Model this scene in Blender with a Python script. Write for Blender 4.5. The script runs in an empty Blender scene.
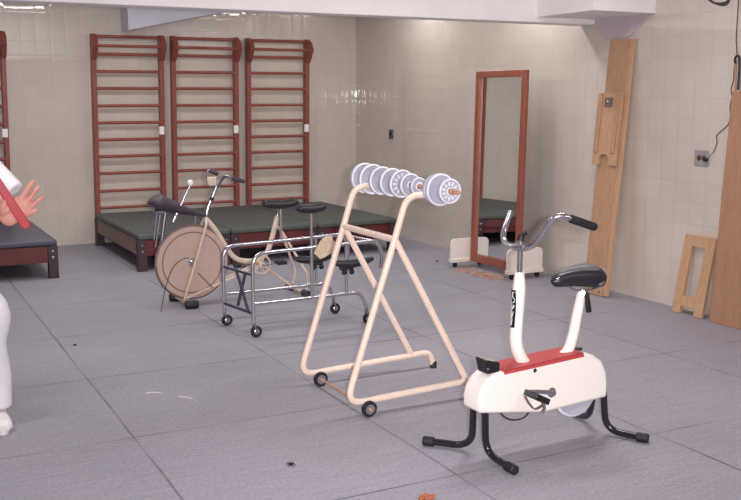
import bpy, bmesh, math, random
from mathutils import Vector, Matrix, Quaternion
random.seed(7)
SC = bpy.context.scene
COL = SC.collection
PI = math.pi

# ------------------------------------------------------------------ camera
CAM = Vector((0, 0, 1.6))
CF = Vector((0.45152966, 0.87892662, -0.15365212))
CR = Vector((0.88934747, -0.45722773, -0.00197109))
CU = Vector((0.07198645, 0.13576012, 0.98812304))
FPX = 968.87
cd = bpy.data.cameras.new('camera'); cam = bpy.data.objects.new('camera', cd); COL.objects.link(cam)
cd.sensor_width = 36; cd.lens = FPX / 741 * 36; cd.clip_start = .05
cam.matrix_world = Matrix.Translation(CAM) @ Matrix((CR, CU, -CF)).transposed().to_4x4()
SC.camera = cam

def ray(px, py): return CF + CR * ((px - 370.5) / FPX) + CU * ((250 - py) / FPX)
def at(px, py, Y):            # a measured picture point brought to depth Y of the room
    d = ray(px, py); return CAM + d * (Y / d.y)
def atx(px, py, X):
    d = ray(px, py); return CAM + d * (X / d.x)
def atz(px, py, Z=0):
    d = ray(px, py); return CAM + d * ((Z - 1.6) / d.z)

# ------------------------------------------------------------------ materials
def lin(c):
    c /= 255
    return c / 12.92 if c <= .04045 else ((c + .055) / 1.055) ** 2.4
def rgb(r, g, b): return (lin(r), lin(g), lin(b), 1)
MATS = {}
def mat(name, col, rough=.5, metal=0, var=.06, scale=30, coat=0, spec=.5, streak=None, bump=0):
    m = bpy.data.materials.new(name); m.use_nodes = True
    nt = m.node_tree; b = nt.nodes['Principled BSDF']; L = nt.links.new
    b.inputs['Roughness'].default_value = rough; b.inputs['Metallic'].default_value = metal
    b.inputs['Coat Weight'].default_value = coat; b.inputs['Specular IOR Level'].default_value = spec
    tc = nt.nodes.new('ShaderNodeTexCoord'); mp = nt.nodes.new('ShaderNodeMapping')
    L(tc.outputs['Object'], mp.inputs[0])
    if streak: mp.inputs['Scale'].default_value = streak
    n = nt.nodes.new('ShaderNodeTexNoise'); n.inputs['Scale'].default_value = scale; n.inputs['Detail'].default_value = 4
    L(mp.outputs[0], n.inputs['Vector'])
    r = nt.nodes.new('ShaderNodeMapRange'); r.inputs[1].default_value = .3; r.inputs[2].default_value = .7
    r.inputs[3].default_value = 1 - var; r.inputs[4].default_value = 1 + var
    L(n.outputs[0], r.inputs[0])
    mx = nt.nodes.new('ShaderNodeVectorMath'); mx.operation = 'SCALE'
    mx.inputs[0].default_value = rgb(*col)[:3]
    L(r.outputs[0], mx.inputs['Scale']); L(mx.outputs[0], b.inputs['Base Color'])
    if bump:
        bp = nt.nodes.new('ShaderNodeBump'); bp.inputs['Strength'].default_value = bump; bp.inputs['Distance'].default_value = .004
        L(n.outputs[0], bp.inputs['Height']); L(bp.outputs[0], b.inputs['Normal'])
    MATS[name] = m
    return m

def tile_mat(name, axis, col):
    m = bpy.data.materials.new(name); m.use_nodes = True
    nt = m.node_tree; b = nt.nodes['Principled BSDF']; L = nt.links.new
    g = nt.nodes.new('ShaderNodeNewGeometry')
    sp = nt.nodes.new('ShaderNodeSeparateXYZ'); L(g.outputs['Position'], sp.inputs[0])
    def mth(op, a, bb=None, clamp=False):
        n = nt.nodes.new('ShaderNodeMath'); n.operation = op; n.use_clamp = clamp
        for i, v in enumerate((a, bb)):
            if v is None: continue
            if isinstance(v, (int, float)): n.inputs[i].default_value = v
            else: L(v, n.inputs[i])
        return n.outputs[0]
    T = .1555
    u = mth('DIVIDE', mth('ADD', sp.outputs[axis], .05), T)
    v = mth('DIVIDE', mth('ADD', sp.outputs[2], -.045), T)
    fu, fv = mth('FRACT', u), mth('FRACT', v)
    iu, iv = mth('FLOOR', u), mth('FLOOR', v)
    su, sv = mth('SUBTRACT', mth('MULTIPLY', fu, 2), 1), mth('SUBTRACT', mth('MULTIPLY', fv, 2), 1)
    eu, ev = mth('ABSOLUTE', su), mth('ABSOLUTE', sv)
    grout = mth('MULTIPLY', mth('SUBTRACT', mth('MAXIMUM', eu, ev), .965), 40, True)
    cb = nt.nodes.new('ShaderNodeCombineXYZ'); L(iu, cb.inputs[0]); L(iv, cb.inputs[1])
    wn = nt.nodes.new('ShaderNodeTexWhiteNoise'); wn.noise_dimensions = '3D'; L(cb.outputs[0], wn.inputs['Vector'])
    # rounded tile edges and a slightly different tilt for every tile
    pu, pv = [mth('ADD', mth('MULTIPLY', mth('POWER', q, 13), .05), mth('MULTIPLY', mth('POWER', q, 3), kk)) for q, kk in ((su, .030), (sv, .006))]
    off = nt.nodes.new('ShaderNodeCombineXYZ'); L(pu, off.inputs[axis]); L(pv, off.inputs[2])
    rnd = nt.nodes.new('ShaderNodeVectorMath'); rnd.operation = 'SUBTRACT'; L(wn.outputs['Color'], rnd.inputs[0]); rnd.inputs[1].default_value = (.5, .5, .5)
    rs = nt.nodes.new('ShaderNodeVectorMath'); rs.operation = 'SCALE'; L(rnd.outputs[0], rs.inputs[0]); rs.inputs['Scale'].default_value = .008
    a1 = nt.nodes.new('ShaderNodeVectorMath'); L(g.outputs['Normal'], a1.inputs[0]); L(off.outputs[0], a1.inputs[1])
    wv = nt.nodes.new('ShaderNodeTexNoise'); wv.inputs['Scale'].default_value = 8; L(g.outputs['Position'], wv.inputs['Vector'])
    w0 = nt.nodes.new('ShaderNodeVectorMath'); w0.operation = 'SUBTRACT'; L(wv.outputs['Color'], w0.inputs[0]); w0.inputs[1].default_value = (.5, .5, .5)
    w1 = nt.nodes.new('ShaderNodeVectorMath'); w1.operation = 'SCALE'; L(w0.outputs[0], w1.inputs[0]); w1.inputs['Scale'].default_value = .012
    a0 = nt.nodes.new('ShaderNodeVectorMath'); L(a1.outputs[0], a0.inputs[0]); L(w1.outputs[0], a0.inputs[1])
    a2 = nt.nodes.new('ShaderNodeVectorMath'); L(a0.outputs[0], a2.inputs[0]); L(rs.outputs[0], a2.inputs[1])
    nm = nt.nodes.new('ShaderNodeVectorMath'); nm.operation = 'NORMALIZE'; L(a2.outputs[0], nm.inputs[0])
    L(nm.outputs[0], b.inputs['Normal'])
    # colour: small change tile to tile, broad cloudiness, grey grout
    ns = nt.nodes.new('ShaderNodeTexNoise'); ns.inputs['Scale'].default_value = 1.3; ns.inputs['Detail'].default_value = 3; L(g.outputs['Position'], ns.inputs['Vector'])
    f = mth('ADD', mth('MULTIPLY', wn.outputs['Value'], .05), mth('ADD', mth('MULTIPLY', ns.outputs[0], .12), .915))
    sc = nt.nodes.new('ShaderNodeVectorMath'); sc.operation = 'SCALE'; sc.inputs[0].default_value = rgb(*col)[:3]; L(f, sc.inputs['Scale'])
    mx = nt.nodes.new('ShaderNodeMix'); mx.data_type = 'RGBA'; L(grout, mx.inputs[0]); L(sc.outputs[0], mx.inputs[6]); mx.inputs[7].default_value = rgb(col[0] - 24, col[1] - 24, col[2] - 24)
    L(mx.outputs[2], b.inputs['Base Color'])
    L(mth('ADD', mth('MULTIPLY', grout, .4), .035), b.inputs['Roughness'])
    b.inputs['Specular IOR Level'].default_value = 1.0
    return m

def floor_mat():
    m = bpy.data.materials.new('floor_slabs'); m.use_nodes = True
    nt = m.node_tree; b = nt.nodes['Principled BSDF']; L = nt.links.new
    g = nt.nodes.new('ShaderNodeNewGeometry'); sp = nt.nodes.new('ShaderNodeSeparateXYZ'); L(g.outputs['Position'], sp.inputs[0])
    def mth(op, a, bb=None, clamp=False):
        n = nt.nodes.new('ShaderNodeMath'); n.operation = op; n.use_clamp = clamp
        for i, v in enumerate((a, bb)):
            if v is None: continue
            if isinstance(v, (int, float)): n.inputs[i].default_value = v
            else: L(v, n.inputs[i])
        return n.outputs[0]
    wob = nt.nodes.new('ShaderNodeTexNoise'); wob.inputs['Scale'].default_value = 1.5; L(g.outputs['Position'], wob.inputs['Vector'])
    w = mth('MULTIPLY', mth('SUBTRACT', wob.outputs[0], .5), .02)
    def joint(ax, off, step):
        q = mth('DIVIDE', mth('ADD', mth('SUBTRACT', sp.outputs[ax], off), w), step)
        d = mth('MULTIPLY', mth('ABSOLUTE', mth('SUBTRACT', q, mth('ROUND', q))), step)
        return mth('SUBTRACT', 1, mth('DIVIDE', d, .0085), True), mth('ROUND', mth('SUBTRACT', q, .5))
    jx, ix = joint(0, 1.022, 1.124); jy, iy = joint(1, 3.37, 1.106)
    jn = nt.nodes.new('ShaderNodeTexNoise'); jn.inputs['Scale'].default_value = 2.2; L(g.outputs['Position'], jn.inputs['Vector'])
    j = mth('MULTIPLY', mth('MAXIMUM', jx, jy), mth('MULTIPLY', mth('SUBTRACT', jn.outputs[0], .25), 2.2, True))
    mp = nt.nodes.new('ShaderNodeMapping'); mp.inputs['Scale'].default_value = (1.2, 14, 1); mp.inputs['Rotation'].default_value = (0, 0, .05); L(g.outputs['Position'], mp.inputs[0])
    st = nt.nodes.new('ShaderNodeTexNoise'); st.inputs['Scale'].default_value = 3; st.inputs['Detail'].default_value = 6; L(mp.outputs[0], st.inputs['Vector'])
    bl = nt.nodes.new('ShaderNodeTexNoise'); bl.inputs['Scale'].default_value = .9; bl.inputs['Detail'].default_value = 5; L(g.outputs['Position'], bl.inputs['Vector'])
    gr = nt.nodes.new('ShaderNodeTexNoise'); gr.inputs['Scale'].default_value = 60; gr.inputs['Detail'].default_value = 6; L(g.outputs['Position'], gr.inputs['Vector'])
    cb = nt.nodes.new('ShaderNodeCombineXYZ'); L(ix, cb.inputs[0]); L(iy, cb.inputs[1])
    wn = nt.nodes.new('ShaderNodeTexWhiteNoise'); L(cb.outputs[0], wn.inputs['Vector'])
    f = mth('ADD', mth('MULTIPLY', st.outputs[0], .34), mth('ADD', mth('MULTIPLY', bl.outputs[0], .36), mth('ADD', mth('MULTIPLY', wn.outputs['Value'], .05), mth('ADD', mth('MULTIPLY', gr.outputs[0], .7), .28))))
    sc = nt.nodes.new('ShaderNodeVectorMath'); sc.operation = 'SCALE'; sc.inputs[0].default_value = rgb(*FLOORC)[:3]; L(f, sc.inputs['Scale'])
    mx = nt.nodes.new('ShaderNodeMix'); mx.data_type = 'RGBA'; L(mth('MULTIPLY', j, .92), mx.inputs[0]); L(sc.outputs[0], mx.inputs[6]); mx.inputs[7].default_value = rgb(52, 48, 58)
    L(mx.outputs[2], b.inputs['Base Color']); b.inputs['Roughness'].default_value = .62; b.inputs['Specular IOR Level'].default_value = .3
    bp = nt.nodes.new('ShaderNodeBump'); bp.inputs['Strength'].default_value = .25; bp.inputs['Distance'].default_value = .003; L(gr.outputs[0], bp.inputs['Height']); L(bp.outputs[0], b.inputs['Normal'])
    return m

FLOORC = (153, 150, 160)
TILE = (210, 199, 188)
M = dict(
    tile_b=tile_mat('tile_back', 0, TILE), tile_r=tile_mat('tile_right', 1, TILE), floor=floor_mat(),
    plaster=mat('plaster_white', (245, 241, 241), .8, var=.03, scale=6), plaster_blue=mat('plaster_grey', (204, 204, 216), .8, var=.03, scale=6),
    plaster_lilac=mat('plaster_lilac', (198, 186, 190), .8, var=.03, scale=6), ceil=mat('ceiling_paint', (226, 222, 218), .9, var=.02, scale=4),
    redwood=mat('red_stained_wood', (142, 74, 64), .42, var=.22, scale=9, streak=(6, 6, 1)),
    redwood_h=mat('red_stained_wood_rail', (150, 80, 70), .45, var=.25, scale=9, streak=(1, 6, 6)),
    rail_red=mat('dark_red_rail', (98, 38, 38), .5, var=.25, scale=9, streak=(1, 6, 6)),
    brownwood=mat('pale_brown_wood', (138, 112, 104), .6, var=.15, scale=9, streak=(6, 1, 6)),  # side rail tone, paler and browner than the front rails
    darkwood=mat('dark_leg_wood', (66, 44, 50), .5, var=.2, scale=12),
    frame_wood=mat('mirror_frame_wood', (148, 84, 68), .38, var=.2, scale=10, streak=(8, 8, 1)),
    mat_green=mat('green_vinyl', (88, 92, 90), .6, var=.06, scale=25, spec=.3), mat_dark=mat('dark_blue_vinyl', (74, 75, 92), .4, var=.06, scale=20),
    pine=mat('varnished_pine', (184, 143, 112), .5, var=.13, scale=8, streak=(9, 9, .8)), pine_l=mat('pale_pine', (192, 152, 118), .5, var=.13, scale=8, streak=(9, 9, .8)),
    plywood=mat('brown_board', (170, 128, 102), .55, var=.12, scale=7, streak=(10, 10, .7)),
    cream=mat('cream_paint', (240, 218, 200), .4, var=.06, scale=40), cream2=mat('cream_enamel', (216, 196, 178), .45, var=.1, scale=30),
    disc=mat('beige_disc', (190, 165, 152), .6, var=.05, scale=20), groove=mat('disc_groove', (128, 106, 98), .7),
    white=mat('white_enamel', (246, 238, 230), .3, var=.01, coat=.3), red=mat('red_panel', (190, 70, 72), .5, var=.08, scale=60),
    chrome=mat('chrome', (205, 205, 212), .2, 1, var=.05), steel=mat('brushed_steel', (190, 190, 198), .35, 1, var=.08), dullchrome=mat('dull_chrome', (150, 148, 158), .32, .9, var=.1),
    iron=mat('grey_painted_iron', (186, 187, 203), .42, .1, var=.06, scale=60), iron_pale=mat('pale_plate_rim', (236, 236, 244), .35, .0, var=.06, scale=50), iron_dk=mat('plate_marks', (92, 92, 112), .6),  # rims and raised marks get a paler tone than the plate faces
    rust=mat('rusty_steel', (196, 150, 124), .6, .1, var=.25, scale=60),
    black=mat('black_rubber', (30, 27, 33), .55, var=.1), blackpl=mat('black_plastic', (28, 26, 32), .35), blackmetal=mat('black_enamel', (27, 22, 34), .22, var=.05, coat=.4),
    vinyl=mat('black_saddle_vinyl', (36, 33, 40), .4, var=.08), purple=mat('dark_leather', (62, 50, 66), .55, var=.15, scale=25), greyvinyl=mat('grey_saddle_top', (96, 94, 98), .45, var=.08),
    bluemetal=mat('dark_blue_metal', (74, 72, 92), .4, .5), strap=mat('brown_strap', (120, 100, 98), .7, var=.15), cloth=mat('beige_cloth', (206, 186, 160), .9, var=.1),
    skin=mat('skin', (208, 144, 130), .55, var=.06, scale=40), nail=mat('nail', (236, 180, 168), .35), hair=mat('dark_hair', (40, 30, 26), .6, var=.2), eye=mat('eye_white', (230, 228, 224), .25), iris=mat('iris', (50, 34, 26), .3), lip=mat('lips', (176, 96, 92), .5),
    coat=mat('white_cotton', (232, 230, 234), .85, var=.04, scale=12, bump=.2), trouser=mat('white_trousers', (228, 224, 232), .85, var=.04, scale=12, bump=.2), shoe=mat('white_canvas', (236, 230, 230), .7, var=.03),
    redstick=mat('red_lacquer', (176, 26, 44), .4, var=.08), steelplate=mat('grey_outlet_plate', (162, 158, 162), .5, .2), socket=mat('socket_brown', (92, 52, 56), .5), wire=mat('wire', (70, 50, 56), .6),
    paper=mat('white_paper', (248, 246, 246), .7), bug=mat('dead_insect', (16, 12, 18), .6), leaf=mat('dry_leaf', (168, 96, 64), .7, var=.3, scale=60), chips=mat('wood_chips', (182, 144, 124), .8, var=.4, scale=14), offwhite=mat('white_board', (240, 230, 220), .45, var=.02),
    scuff=mat('paint_scuff', (206, 202, 210), .8), lens=mat('dial_face', (196, 190, 176), .25), switch=mat('grey_switch', (84, 82, 104), .5), cord=mat('cord', (78, 62, 70), .6),
)
mm = bpy.data.materials.new('mirror_glass'); mm.use_nodes = True
b_ = mm.node_tree.nodes['Principled BSDF']; b_.inputs['Metallic'].default_value = 1; b_.inputs['Roughness'].default_value = .015
tn = mm.node_tree.nodes.new('ShaderNodeTexNoise'); tn.inputs['Scale'].default_value = 3
tr_ = mm.node_tree.nodes.new('ShaderNodeValToRGB'); tr_.color_ramp.elements[0].color = (.78, .8, .78, 1); tr_.color_ramp.elements[1].color = (.86, .87, .86, 1)
mm.node_tree.links.new(tn.outputs[0], tr_.inputs[0]); mm.node_tree.links.new(tr_.outputs[0], b_.inputs['Base Color'])
M['mirror'] = mm

# ------------------------------------------------------------------ mesh helpers (all in room coordinates)
def V(*a): return Vector(a)
def box(bm, x0, x1, y0, y1, z0, z1, T=None):
    vs = [bm.verts.new((T @ V(x, y, z)) if T else V(x, y, z)) for x in (x0, x1) for y in (y0, y1) for z in (z0, z1)]
    for f in ((0, 1, 3, 2), (4, 6, 7, 5), (0, 4, 5, 1), (2, 3, 7, 6), (0, 2, 6, 4), (1, 5, 7, 3)): bm.faces.new([vs[i] for i in f])
def fillet(pts, r, n=6):
    pts = [Vector(p) for p in pts]; out = [pts[0]]
    for i in range(1, len(pts) - 1):
        a, b, c = pts[i - 1], pts[i], pts[i + 1]
        rr = r[i - 1] if isinstance(r, (list, tuple)) else r
        d = min(rr, (a - b).length * .48, (c - b).length * .48)
        p, q = b + (a - b).normalized() * d, b + (c - b).normalized() * d
        for k in range(n + 1):
            t = k / n; out.append(p * (1 - t) ** 2 + b * 2 * t * (1 - t) + q * t * t)
    out.append(pts[-1]); return out
def spline(pts, n=6):
    pts = [Vector(p) for p in pts]; P = [pts[0] * 2 - pts[1]] + pts + [pts[-1] * 2 - pts[-2]]; out = []
    for i in range(1, len(P) - 2):
        a, b, c, d = P[i - 1:i + 3]
        for k in range(n):
            t = k / n
            out.append(.5 * ((2 * b) + (c - a) * t + (2 * a - 5 * b + 4 * c - d) * t * t + (3 * b - a - 3 * c + d) * t ** 3))
    out.append(pts[-1]); return out
def tube(bm, pts, r, seg=14, flat=None, ref=None):
    pts = [Vector(p) for p in pts]; n = len(pts)
    rs = r if isinstance(r, (list, tuple)) else [r] * n
    if len(rs) != n:
        rs = [rs[min(len(rs) - 1, int(i / (n - 1) * (len(rs) - 1)))] * (1 - ((i / (n - 1) * (len(rs) - 1)) % 1)) + rs[min(len(rs) - 1, int(i / (n - 1) * (len(rs) - 1)) + 1)] * ((i / (n - 1) * (len(rs) - 1)) % 1) for i in range(n)]
    t0 = (pts[1] - pts[0]).normalized()
    u = Vector(ref) if ref else (V(0, 0, 1) if abs(t0.z) < .9 else V(1, 0, 0))
    rings = []
    for i, p in enumerate(pts):
        t = (pts[min(i + 1, n - 1)] - pts[max(i - 1, 0)]).normalized()
        u = (u - t * u.dot(t)).normalized(); v = t.cross(u)
        rings.append([bm.verts.new(p + (u * math.cos(2 * PI * k / seg) + v * math.sin(2 * PI * k / seg) * (flat or 1)) * rs[i]) for k in range(seg)])
    for a, b in zip(rings, rings[1:]):
        for k in range(seg): bm.faces.new((a[k], a[(k + 1) % seg], b[(k + 1) % seg], b[k]))
    bm.faces.new(rings[0][::-1]); bm.faces.new(rings[-1])
def lathe(bm, prof, o, axis, seg=32, close=False):
    o = Vector(o); a = Vector(axis).normalized(); u = a.orthogonal().normalized(); v = a.cross(u); rings = []
    for r, h in prof:
        if r < 1e-6: rings.append([bm.verts.new(o + a * h)])
        else: rings.append([bm.verts.new(o + a * h + (u * math.cos(2 * PI * k / seg) + v * math.sin(2 * PI * k / seg)) * r) for k in range(seg)])
    prs = list(zip(rings, rings[1:]))
    if close: prs.append((rings[-1], rings[0]))
    for p, q in prs:
        for k in range(seg):
            k2 = (k + 1) % seg
            if len(p) == 1 and len(q) == 1: continue
            if len(p) == 1: bm.faces.new((p[0], q[k2], q[k]))
            elif len(q) == 1: bm.faces.new((p[k], p[k2], q[0]))
            else: bm.faces.new((p[k], p[k2], q[k2], q[k]))
def ell(bm, c, rad, T=None, seg=20, rings=12):
    c = Vector(c); g = []
    for i in range(rings + 1):
        th = PI * i / rings
        row = []
        for k in range(1 if i in (0, rings) else seg):
            ph = 2 * PI * k / seg
            q = V(rad[0] * math.sin(th) * math.cos(ph), rad[1] * math.sin(th) * math.sin(ph), rad[2] * math.cos(th))
            row.append(bm.verts.new(c + ((T @ q) if T else q)))
        g.append(row)
    for a, b in zip(g, g[1:]):
        for k in range(seg):
            k2 = (k + 1) % seg
            if len(a) == 1: bm.faces.new((a[0], b[k], b[k2]))
            elif len(b) == 1: bm.faces.new((a[k], b[0], a[k2]))
            else: bm.faces.new((a[k], b[k], b[k2], a[k2]))
def prism(bm, poly, d, holes=None):       # poly: list of 3-D points in one plane, d: thickness vector
    d = Vector(d); a = [bm.verts.new(Vector(p)) for p in poly]; b = [bm.verts.new(Vector(p) + d) for p in poly]
    n = len(a)
    bm.faces.new(a[::-1]); bm.faces.new(b)
    for i in range(n): bm.faces.new((a[i], a[(i + 1) % n], b[(i + 1) % n], b[i]))
def torus(bm, c, axis, R, r, seg=40, s2=8):
    prof = [(R + r * math.cos(2 * PI * k / s2), r * math.sin(2 * PI * k / s2)) for k in range(s2)]
    lathe(bm, prof, c, axis, seg, close=True)

def BM(): return bmesh.new()
def root_of(o):
    p = Vector((0, 0, 0))
    while o is not None: p = p + o.location; o = o.parent
    return p
def obj(name, bm, m, parent=None, loc=None, bevel=0, smooth=True, ang=40, seg=2):
    bmesh.ops.recalc_face_normals(bm, faces=bm.faces[:])
    base = root_of(parent) if parent else Vector(loc or (0, 0, 0))
    for v in bm.verts: v.co -= base
    me = bpy.data.meshes.new(name); bm.to_mesh(me); bm.free()
    if smooth:
        for p in me.polygons: p.use_smooth = True
        me.set_sharp_from_angle(angle=math.radians(ang))
    me.materials.append(M[m] if isinstance(m, str) else m)
    o = bpy.data.objects.new(name, me); COL.objects.link(o)
    if parent: o.parent = parent
    else: o.location = base
    if bevel:
        bv = o.modifiers.new('bevel', 'BEVEL'); bv.width = bevel; bv.segments = seg; bv.limit_method = 'ANGLE'; bv.angle_limit = math.radians(40); bv.harden_normals = False
    return o
def tag(o, label, cat, group=None, kind=None):
    o['label'] = label; o['category'] = cat
    if group: o['group'] = group
    if kind: o['kind'] = kind
    return o
def thing(name, label, cat, loc, group=None):
    o = bpy.data.objects.new(name, None); o.empty_display_size = .1; COL.objects.link(o); o.location = loc
    return tag(o, label, cat, group)
def struct(name, bm, m, bevel=0):
    o = obj(name, bm, m, smooth=False, bevel=bevel); o['kind'] = 'structure'; return o
def dup(root, off, label):
    r = root.copy(); COL.objects.link(r); r.location = root.location + Vector(off); r['label'] = label
    for ch in list(root.children):
        c = ch.copy(); COL.objects.link(c); c.parent = r
        for g in list(ch.children):
            d = g.copy(); COL.objects.link(d); d.parent = c
    return r

# ------------------------------------------------------------------ the room
XL, XR, YF, YB, ZC = -2.6, 5.48, -2.6, 11.06, 2.95
bm = BM(); box(bm, XL - .1, XR + .1, YF - .1, YB + .1, -.1, 0); struct('floor', bm, 'floor')
bm = BM(); box(bm, XL - .1, XR + .1, YF - .1, YB + .1, ZC, ZC + .1); struct('ceiling', bm, 'ceil')
bm = BM(); box(bm, XL - .1, XR + .1, YB, YB + .1, 0, ZC); struct('wall_back', bm, 'tile_b')
bm = BM(); box(bm, XR, XR + .1, YF, YB, 0, ZC); struct('wall_right', bm, 'tile_r')
bm = BM(); box(bm, XL - .1, XL, YF, YB, 0, ZC); struct('wall_left', bm, 'tile_r')
bm = BM(); box(bm, XL - .1, XR + .1, YF - .1, YF, 0, ZC); struct('wall_front', bm, 'tile_b')
# concrete beam across the room, with a box seat for it on the right wall
bm = BM(); box(bm, XL, XR, 6.534, 6.72, 2.214, ZC); struct('trim_1', bm, 'plaster', bevel=.008)
bm = BM(); box(bm, 4.87, XR, 5.835, 6.534, 2.255, ZC); struct('trim_2', bm, 'plaster')
bm = BM()
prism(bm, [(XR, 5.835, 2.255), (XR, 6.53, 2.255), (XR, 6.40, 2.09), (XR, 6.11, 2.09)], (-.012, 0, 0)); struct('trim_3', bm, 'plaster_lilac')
# tapered beam seat on the back wall: straight left side, underside rising to the right
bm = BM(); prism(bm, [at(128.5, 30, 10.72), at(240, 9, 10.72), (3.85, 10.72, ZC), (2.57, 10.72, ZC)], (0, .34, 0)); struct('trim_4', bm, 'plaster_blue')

# ------------------------------------------------------------------ wall bars
RZ = [.21, .402, .59, .788, .976, 1.161, 1.348, 1.535, 1.725, 1.91, 2.096]
def wall_bars(x0, x1, label):
    t = thing('wall_bars', label, 'wall bars', (x0, YB, 0), 'wall bars along the back wall')
    w = .05
    for i, x in enumerate((x0, x1 - w)):
        bm = BM()
        prism(bm, [(x, 10.965, 0), (x, 11.05, 0), (x, 11.05, 2.315), (x, 10.965, 2.315)], (w, 0, 0))
        p = obj('post', bm, 'redwood', t, bevel=.006)
        bm = BM()
        prism(bm, [(x - .004, 10.956, 2.03), (x - .004, 10.90, 2.10), (x - .004, 10.845, 2.185), (x - .004, 10.90, 2.27), (x - .004, 10.956, 2.31)], (w + .008, 0, 0))
        obj('bracket', bm, 'redwood', p, bevel=.006)
    for z in RZ + [2.289]:
        bm = BM(); tube(bm, [(x0 + .03, 10.985, z), (x1 - .03, 10.985, z)], .017, 10); obj('rung', bm, 'redwood_h', t)
    bm = BM(); tube(bm, [(x0 + .03, 10.885, 2.182), (x1 - .03, 10.885, 2.182)], .017, 10); obj('rung', bm, 'redwood_h', t)
    bm = BM(); box(bm, x1 - w - .018, x1 - .012, 10.960, 10.9645, 1.21, 1.30); obj('paper_label', bm, 'paper', t)['label'] = 'white paper label stuck on the right post'
    for c in [t] + list(t.children_recursive):
        if c.type == 'MESH':
            for v in c.data.vertices: v.co.x += (v.co.z - 2.3) * .016
    return t
wb = wall_bars(2.222, 3.022, 'red stained wooden wall bars behind the left end of the green mats')
dup(wb, (.888, 0, 0), 'red stained wooden wall bars, middle of the three behind the green mats')
dup(wb, (1.792, 0, 0), 'red stained wooden wall bars nearest the room corner')
dup(wb, (-1.684, 0, 0), 'red wooden wall bars cut off at the left edge above the dark mat')

# ------------------------------------------------------------------ low platforms with mats
def platform(x0, x1, y0, y1, label, matm, sidem):
    t = thing('exercise_platform', label, 'platform', (x0, y0, 0), 'low exercise platforms along the back wall')
    L = .085
    for x in (x0, x1 - L):
        for y in (y0, y1 - L):
            bm = BM(); box(bm, x, x + L, y, y + L, 0, .30); lg = obj('leg', bm, 'darkwood', t, bevel=.004)
            if y == y0:
                for dz in (.19, .25):
                    bm = BM(); lathe(bm, [(0, .006), (.009, .004), (.011, 0)], (x + L / 2, y, dz), (0, -1, 0), 12); obj('bolt', bm, 'chrome', lg)
    for y in (y0 + .012, y1 - .04):
        bm = BM(); box(bm, x0 + L, x1 - L, y, y + .028, .145, .297); obj('rail', bm, 'rail_red', t, bevel=.003)
    for x in (x0 + .012, x1 - .04):
        bm = BM(); box(bm, x, x + .028, y0 + L, y1 - L, .145, .297); obj('side_rail', bm, sidem, t, bevel=.003)
    bm = BM(); box(bm, x0 + .04, x1 - .04, y0 + .04, y1 - .04, .27, .30); obj('slat_base', bm, 'darkwood', t)
    bm = BM(); box(bm, x0 + .004, x1 - .004, y0 - .005, y1, .30, .352)
    obj('mat', bm, matm, t, bevel=.016, seg=3)
    return t
platform(2.16, 3.07, 8.97, 10.93, 'low platform with green mat behind the disc wheel exercise bike', 'mat_green', 'brownwood')
platform(3.078, 4.003, 8.97, 10.93, 'low platform with green mat behind the chrome walker', 'mat_green', 'rail_red')
platform(4.011, 4.93, 8.97, 10.93, 'low platform with green mat nearest the room corner behind the weight rack', 'mat_green', 'rail_red')
platform(.53, 1.445, 9.01, 10.93, 'low red platform with dark blue mat at left beside the person', 'mat_dark', 'rail_red')

# ------------------------------------------------------------------ weight rack, bar and plates
t = thing('weight_rack', 'cream tubular A-frame weight rack on two small wheels', 'weight rack', (2.45, 4.57, 0))
TR = .0175
for y, nm in ((4.27, 0), (4.87, 1)):
    bm = BM()
    tube(bm, fillet([(2.575, y, 1.117), (2.402, y, 1.117), (2.333, y, .90), (2.052, y, .068), (2.90, y, .10), (2.925, y, .012)], [.07, .02, .10, .06]), TR, 16)
    obj('frame', bm, 'cream', t)
    bm = BM(); tube(bm, [(2.335, y, .895), (2.775, y, .098)], TR, 16); obj('back_leg', bm, 'cream', t)
    bm = BM(); lathe(bm, [(0, 0), (.021, 0), (.021, .035), (.018, .04), (0, .04)], (2.926, y, 0), (0, 0, 1), 16); obj('foot_cap', bm, 'black', t)
    wy = y - .0385 if nm == 0 else y - .0385
    bm = BM(); lathe(bm, [(0, -.012), (.03, -.012), (.038, -.012), (.042, -.006), (.042, .006), (.038, .012), (.03, .012), (0, .012)], (2.165, wy, .042), (0, 1, 0), 24)
    w = obj('wheel', bm, 'black', t)
    bm = BM(); lathe(bm, [(0, -.002), (.026, -.002), (.026, 0), (0, 0)], (2.165, wy - .012, .042), (0, 1, 0), 20); obj('wheel_disc', bm, 'steel', w)
    bm = BM(); lathe(bm, [(0, -.008), (.008, -.008), (.010, 0), (0, 0)], (2.165, wy - .0135, .042), (0, 1, 0), 12); obj('hub_nut', bm, 'rust', w)
bm = BM(); tube(bm, [(2.335, 4.275, .895), (2.335, 4.865, .895)], TR, 16); obj('crossbar', bm, 'cream', t)
bm = BM(); tube(bm, [(2.165, 4.22, .042), (2.165, 4.85, .042)], .007, 10); obj('axle', bm, 'rust', t)
BX, BZ = 2.55, 1.147
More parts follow.
